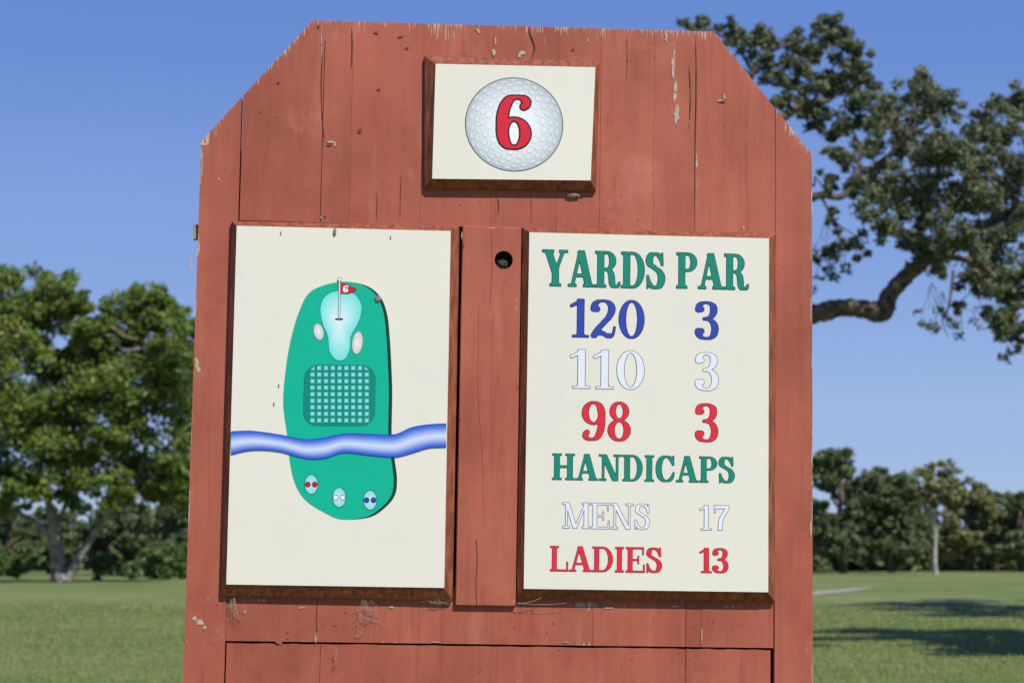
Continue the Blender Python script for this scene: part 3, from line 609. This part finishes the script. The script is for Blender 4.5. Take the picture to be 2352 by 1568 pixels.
blobs=[(1575,62,24,.5),(1620,66,30,.7),(1680,78,40,.8),(1745,100,50,1),(1770,160,36,.8),(1850,110,55,1),(1905,78,40,1),(1960,125,48,1),(1830,185,48,1),(1900,190,44,1),(1800,238,32,.8),(1865,258,40,.9),(1960,190,40,1),(1990,250,58,1),(1935,300,42,.8),(2065,265,56,1),(2110,205,48,1),(2160,250,52,1),(2085,325,60,1),(2175,330,62,1),(2005,365,60,.9),(1925,365,40,.7),(2290,285,58,1),(2340,235,46,1),(2245,350,66,1),(2330,365,72,1),(2050,435,62,.9),(2140,430,72,1),(2230,450,74,1),(2325,470,74,1),(2010,500,54,.7),(2105,520,60,.9),(2200,550,64,1),(2300,570,74,1),(2155,610,34,.7),(2250,640,54,1),(2340,655,58,1),(2305,735,46,1),(2200,700,22,.4),(1905,585,30,.25),(1960,560,40,.4),(1905,500,24,.25),(2340,770,30,.8),(1985,440,44,.8),(1900,420,26,.4),(2110,580,34,.6),(2430,280,90,1),(2440,480,95,1),(2430,660,80,1)]
cl=[]
for (x,y,r,dn) in blobs:
    c=at(x,y,YO+random.uniform(-2.2,2.2))-base; R_=r*YO/F; s=min(skel,key=lambda q:(q[0]-c).length)
    twig(b,s[0],c,min(s[1]*.6,.022),.006,.11)
    for q in range(int(22*dn)+3):
        e=c+rv(R_*random.uniform(.3,1.15))
        if q%3==0: twig(b,c+rv(R_*.1),e,.006,.0025,.15,3)
        cl.append((e,R_*random.uniform(.2,.42),int(70*random.uniform(.6,1.3)*min(1.6,(R_/.3)))))
for (x,y) in ((2165,720),(2330,790),(1890,620),(2260,700),(2345,700),(1895,560),(2140,700),(2215,740),(1920,600)):
    p=at(x,y-50,YO)-base
    for i in range(5):
        q=at(x+random.uniform(-35,35),y+random.uniform(0,45),YO)-base; twig(b,p,q,.005,.002,.12,4); cl.append((q,.08,14))
b.build('trunk',M['bark'],oak,smooth=True)
OAKP=[(.125,.16,.07),(.15,.185,.08),(.185,.21,.10),(.09,.12,.055),(.24,.245,.14)]
leaves('crown',cl,.038,OAKP,oak,Vector(),.3)
def shade(x,y,rx0,rx1,ry,z0,z1,n,label):
    b=MB(); base=Vector((x,y,hgt(x,y))); st=empty('shade_tree',base,label,'tree'); cl=[]
    b.tube([Vector((0,0,-.1)),Vector((.1,0,2)),Vector((-.1,.2,4.5)),Vector((0,0,z1-1))],[.35,.28,.2,.06],(1,1,1),9,.06)
    for i in range(n):
        c=Vector((random.uniform(rx0,rx1),random.uniform(-ry,ry),random.uniform(z0,z1))); twig(b,Vector((0,0,c.z*.6)),c,.07,.02,.07); cl+=sub(c,.85,8,.5,32)
    b.build('trunk',M['bark'],st,smooth=True); leaves('crown',cl,.17,OAKP,st,Vector(),.3)
shade(11.9,28,-2.6,2.6,3.8,3.4,8.4,54,'nearer spreading tree standing beyond the right edge, shading the fairway')
shade(15.8,42.5,-2.9,3.6,4.6,3.2,10.5,74,'farther spreading tree standing beyond the right edge, shading the fairway')
# big left tree
YL=80.; base=at(130,1336,YL); base.z=hgt(base.x,YL); lt=empty('broadleaf_tree',base,'large two lobed leafy tree with pale forked trunk left of the sign','tree')
b=MB(); skel=[]
for pts in ([(138,1345,24,0),(133,1290,17,0),(125,1230,13,0),(115,1170,9,0),(90,1080,7,0),(80,980,5,0),(100,850,4,0),(110,720,2,0)],
            [(150,1335,14,0),(175,1290,10,0),(210,1235,9,0),(250,1175,7,0),(300,1130,6,0),(330,1050,5,0),(335,930,4,0),(330,800,3,0)],
            [(128,1240,9,0),(80,1200,7,0),(30,1170,6,0),(-20,1130,5,0),(-40,1000,4,0)],
            [(125,1215,6,0),(165,1120,6,0),(185,1010,5,0),(200,900,3,0)],
            [(290,1140,5,0),(350,1120,4,0),(420,1120,3,0)],[(300,1130,5,0),(380,1030,4,0),(430,980,2,0)]):
    W,R_=ppath(pts,YL,base); b.tube(W,R_,(1,1,1),9,.06); skel+=[(w,r) for w,r in zip(W,R_) if w.z>4]
lb=[(115,650,56,1),(60,680,60,1),(-20,730,80,1),(165,690,46,1),(110,760,80,1),(30,820,85,1),(-60,860,90,1),(340,695,54,1),(290,725,62,1),(390,735,54,1),(250,790,66,1),(215,800,60,1),(340,800,80,1),(420,800,64,1),(190,860,80,1),(110,880,80,1),(290,890,85,1),(390,890,75,1),(20,930,80,1),(-60,980,80,1),(200,960,85,1),(110,990,80,1),(330,985,85,1),(425,970,65,1),(30,1040,80,1),(130,1060,75,1),(230,1060,75,1),(330,1075,70,1),(420,1075,60,1),(-40,1080,80,1),(60,1120,50,.8),(150,1115,50,.8),(260,1120,45,.7),(400,1130,45,.8),(10,1130,50,.8),(455,880,60,1),(470,1000,60,1),(195,770,44,.7),(-30,640,50,.8),(230,900,70,1),(70,960,60,1),(370,1120,40,.8),(450,760,45,.9),(240,740,34,.6),(70,740,60,1),(160,930,60,1),(350,860,60,1),(270,980,60,1)]
cl=[]
for (x,y,r,dn) in lb:
    R_=r*YL/F; c=at(x,y,YL-1+random.uniform(-2.4,2))-base; s=min(skel,key=lambda q:(q[0]-c).length); twig(b,s[0],c,.05,.02,.08)
    cl+= [(e,rr_,int(kk*dn)) for e,rr_,kk in sub(c,R_*1.02,20,.36,88)]
b.build('trunk',M['palebark'],lt,smooth=True)
leaves('crown',cl,.118,[(.12,.20,.035),(.15,.235,.04),(.19,.265,.05),(.09,.155,.03),(.29,.27,.035),(.13,.19,.04),(.14,.22,.04)],lt,Vector(),.4)
DKG=[(.11,.155,.06),(.13,.18,.07),(.165,.205,.08),(.09,.13,.055)]; MID=[(.15,.19,.075),(.18,.22,.085),(.20,.22,.09),(.12,.16,.065)]; YEL=[(.24,.24,.09),(.28,.26,.10),(.20,.22,.08),(.15,.18,.065)]
def bgtree(px,top,w,Y,pal,label,group=None,low=.1,n=16,name='woodland_tree',trunk=True):
    base=at(px,1300,Y); base.z=hgt(base.x,Y); t=empty(name,base,label,'tree',group); H=at(px,top,Y).z-base.z; Wd=w*Y/F/2
    b=MB()
    P=[Vector((0,0,-.2)),Vector((.1,0,H*.2)),Vector((-.1,.1,H*.45)),Vector((.1,0,H*.8))]; b.tube(P,[.26,.2,.17,.05],(1,1,1),7)
    cl=[]
    for i in range(n):
        u=random.random(); z=H*(low+(.95-low)*u); k=Wd*math.sqrt(max(.1,1-(abs(z/H-.5)*1.7)**2)); a=random.uniform(0,6.28); rr=random.random()**.5*k*.85
        c=Vector((rr*math.cos(a),rr*math.sin(a),z)); r=min(H*.15,Wd*.4)*random.uniform(.6,1.1)
        if c.z+r>H: c.z=H-r
        twig(b,Vector((0,0,max(.5,c.z*.6))),c,.07,.02,.06,3)
        cl+=sub(c,r*.95,9,.4,44)
    b.build('trunk',M['bark'],t,smooth=True)
    leaves('crown',cl,.15*Y/100,pal,t,Vector(),.4)
R=[(1830,1050,170,118,DKG,'dark tree partly hidden behind the right edge of the sign'),(1935,1020,200,112,DKG,'tallest dark rounded tree just right of the sign'),(2045,1072,190,116,DKG,'dark green tree left of the pale forked tree'),(2225,1105,150,120,YEL,'yellowish green tree just right of the pale forked tree'),(2285,1126,140,124,MID,'low green tree between the yellowish tree and the right picture edge'),(2345,1130,170,118,MID,'green tree at the right edge of the picture'),(2440,1130,160,118,MID,'green tree cut by the right edge')]
for q in R: bgtree(*q[:5],q[5],low=.16,n=24)
Lq=[(20,1150,170,100,DKG,'dark low tree at the far left behind the leafy tree'),(250,1130,170,104,DKG,'dark tree seen under the branches of the leafy tree'),(400,1010,180,98,DKG,'dark tree beside the left edge of the sign'),(340,1150,160,102,DKG,'low dark tree between the forked trunk and the sign'),(130,1160,170,108,DKG,'low dark tree behind the pale forked trunk')]
for q in Lq: bgtree(*q[:5],q[5],low=.08,n=20)
for (x,tp,w,Y,l) in ((260,1255,130,88,'rounded green bush right of the pale forked trunk'),(40,1235,150,90,'green bush left of the pale forked trunk'),(390,1215,130,90,'dark bush beside the left edge of the sign'),(-50,1240,120,90,'green bush cut by the left edge')):
    base=at(x,1300,Y); base.z=hgt(base.x,Y); H=at(x,tp,Y).z-base.z; cl=[]
    for i in range(12):
        c=Vector((random.uniform(-1,1)*w*Y/F*.4,random.uniform(-.6,.6),H*random.uniform(.15,.75))); cl+=sub(c,H*.25,8,.4,40)
    o=leaves('bush',cl,.12,[(.12,.2,.055),(.095,.16,.045),(.15,.22,.065)]); o.location=base; o['label']=l;o['category']='bush'
# pale forked tree
Y=106.; base=at(2148,1322,Y); base.z=hgt(base.x,Y); dt=empty('pale_trunk_tree',base,'slender forked tree with white lower trunk before the right treeline','tree'); b=MB()
zp=1290+(EYE-base.z)*F/Y
for pts in ([(2150,zp+2,6.5,0),(2147,1280,5,0),(2149,1240,4.3,0),(2145,1200,3.8,0),(2136,1165,3,0),(2128,1130,2,0),(2122,1100,1.2,0)],[(2145,1205,3,0),(2152,1165,2.4,0),(2166,1125,1.6,0),(2172,1100,1,0)],[(2137,1170,2,0),(2120,1158,1.6,0),(2106,1158,1,0)],[(2148,1225,2,0),(2165,1200,1.6,0),(2182,1192,1,0)]):
    W,R_=ppath(pts,Y,base); b.tube(W,R_,(1,1,1),7,.14)
b.build('trunk',simple('pale_grey_wood',(.40,.37,.32),.9,.35,3),dt,smooth=True)
cl=[]
for (x,y,r) in ((2120,1092,28),(2160,1084,30),(2198,1102,28),(2142,1112,26),(2098,1118,24),(2172,1122,26),(2204,1136,22),(2088,1142,18),(2120,1135,20),(2150,1140,20),(2190,1160,16),(2100,1168,14)):
    cl+=sub(at(x,y,Y+random.uniform(-1.2,.8))-base,r*Y/F,9,.42,34)
leaves('crown',cl,.14,YEL,dt,Vector(),.4)
cl=[]
for i in range(190):
    px=random.choice([random.uniform(-120,520),random.uniform(1780,2480)]); Y=random.uniform(126,142); z=random.uniform(.8,3.8); x=(px-CX)/F*Y
    cl+=sub(Vector((x,Y,z)),1.4,5,.5,36)
o=leaves('undergrowth',cl,.32,DKG); o['kind']='stuff'; o['label']='dense dark woodland undergrowth behind the separate trees'; o['category']='woodland'
# ------------------------------------------------------------ light, sky, camera
EL,AZ=math.radians(48),math.radians(36)
ts=Vector((math.sin(AZ)*math.cos(EL),-math.cos(AZ)*math.cos(EL),math.sin(EL)))
l=bpy.data.lights.new('sun','SUN'); l.energy=4.4; l.angle=math.radians(.5); l.color=(1,.96,.89); lo_=bpy.data.objects.new('sun',l); C.objects.link(lo_); lo_.rotation_euler=(-ts).to_track_quat('-Z','Y').to_euler(); lo_.location=(5,-5,12)
w=bpy.data.worlds.new('World'); bpy.context.scene.world=w; w.use_nodes=True; nt=w.node_tree; bg=nt.nodes['Background']
sk=nt.nodes.new('ShaderNodeTexSky'); sk.sky_type='NISHITA'; sk.sun_disc=False; sk.sun_elevation=EL; sk.sun_rotation=math.pi-AZ; sk.air_density=1.0; sk.dust_density=.3; sk.ozone_density=2.5
tc=nd(nt,'ShaderNodeTexCoord'); sx=nd(nt,'ShaderNodeSeparateXYZ'); nt.links.new(tc.outputs['Generated'],sx.inputs[0])
cr=nd(nt,'ShaderNodeValToRGB'); nt.links.new(math_(nt,'MULTIPLY',sx.outputs[2],2.0,clamp=True),cr.inputs[0])
E=cr.color_ramp; E.interpolation='EASE'; E.elements[0].position=0; E.elements[0].color=(*lin((166,190,226)),1); E.elements[1].position=1; E.elements[1].color=(*lin((62,96,180)),1)
for p_,c in ((.12,(150,178,226)),(.3,(126,158,221)),(.52,(100,136,211))): e=E.elements.new(p_); e.color=(*lin(c),1)
sc=nd(nt,'ShaderNodeVectorMath',operation='SCALE'); nt.links.new(cr.outputs[0],sc.inputs[0]); sc.inputs['Scale'].default_value=1/.12
nt.links.new(mix(nt,.88,sk.outputs[0],sc.outputs[0]),bg.inputs[0]); bg.inputs[1].default_value=.12
cd=bpy.data.cameras.new('camera'); cd.sensor_width=36; cd.lens=36*F/2352; cd.clip_end=5000; cd.clip_start=.05
cd.dof.use_dof=True; cd.dof.focus_distance=4.0; cd.dof.aperture_fstop=8
co=bpy.data.objects.new('camera',cd); C.objects.link(co); co.location=CAM; co.rotation_euler=(math.pi/2+PITCH,0,0); bpy.context.scene.camera=co
vs=bpy.context.scene.view_settings; vs.view_transform='Standard'; vs.look='None'; vs.exposure=0
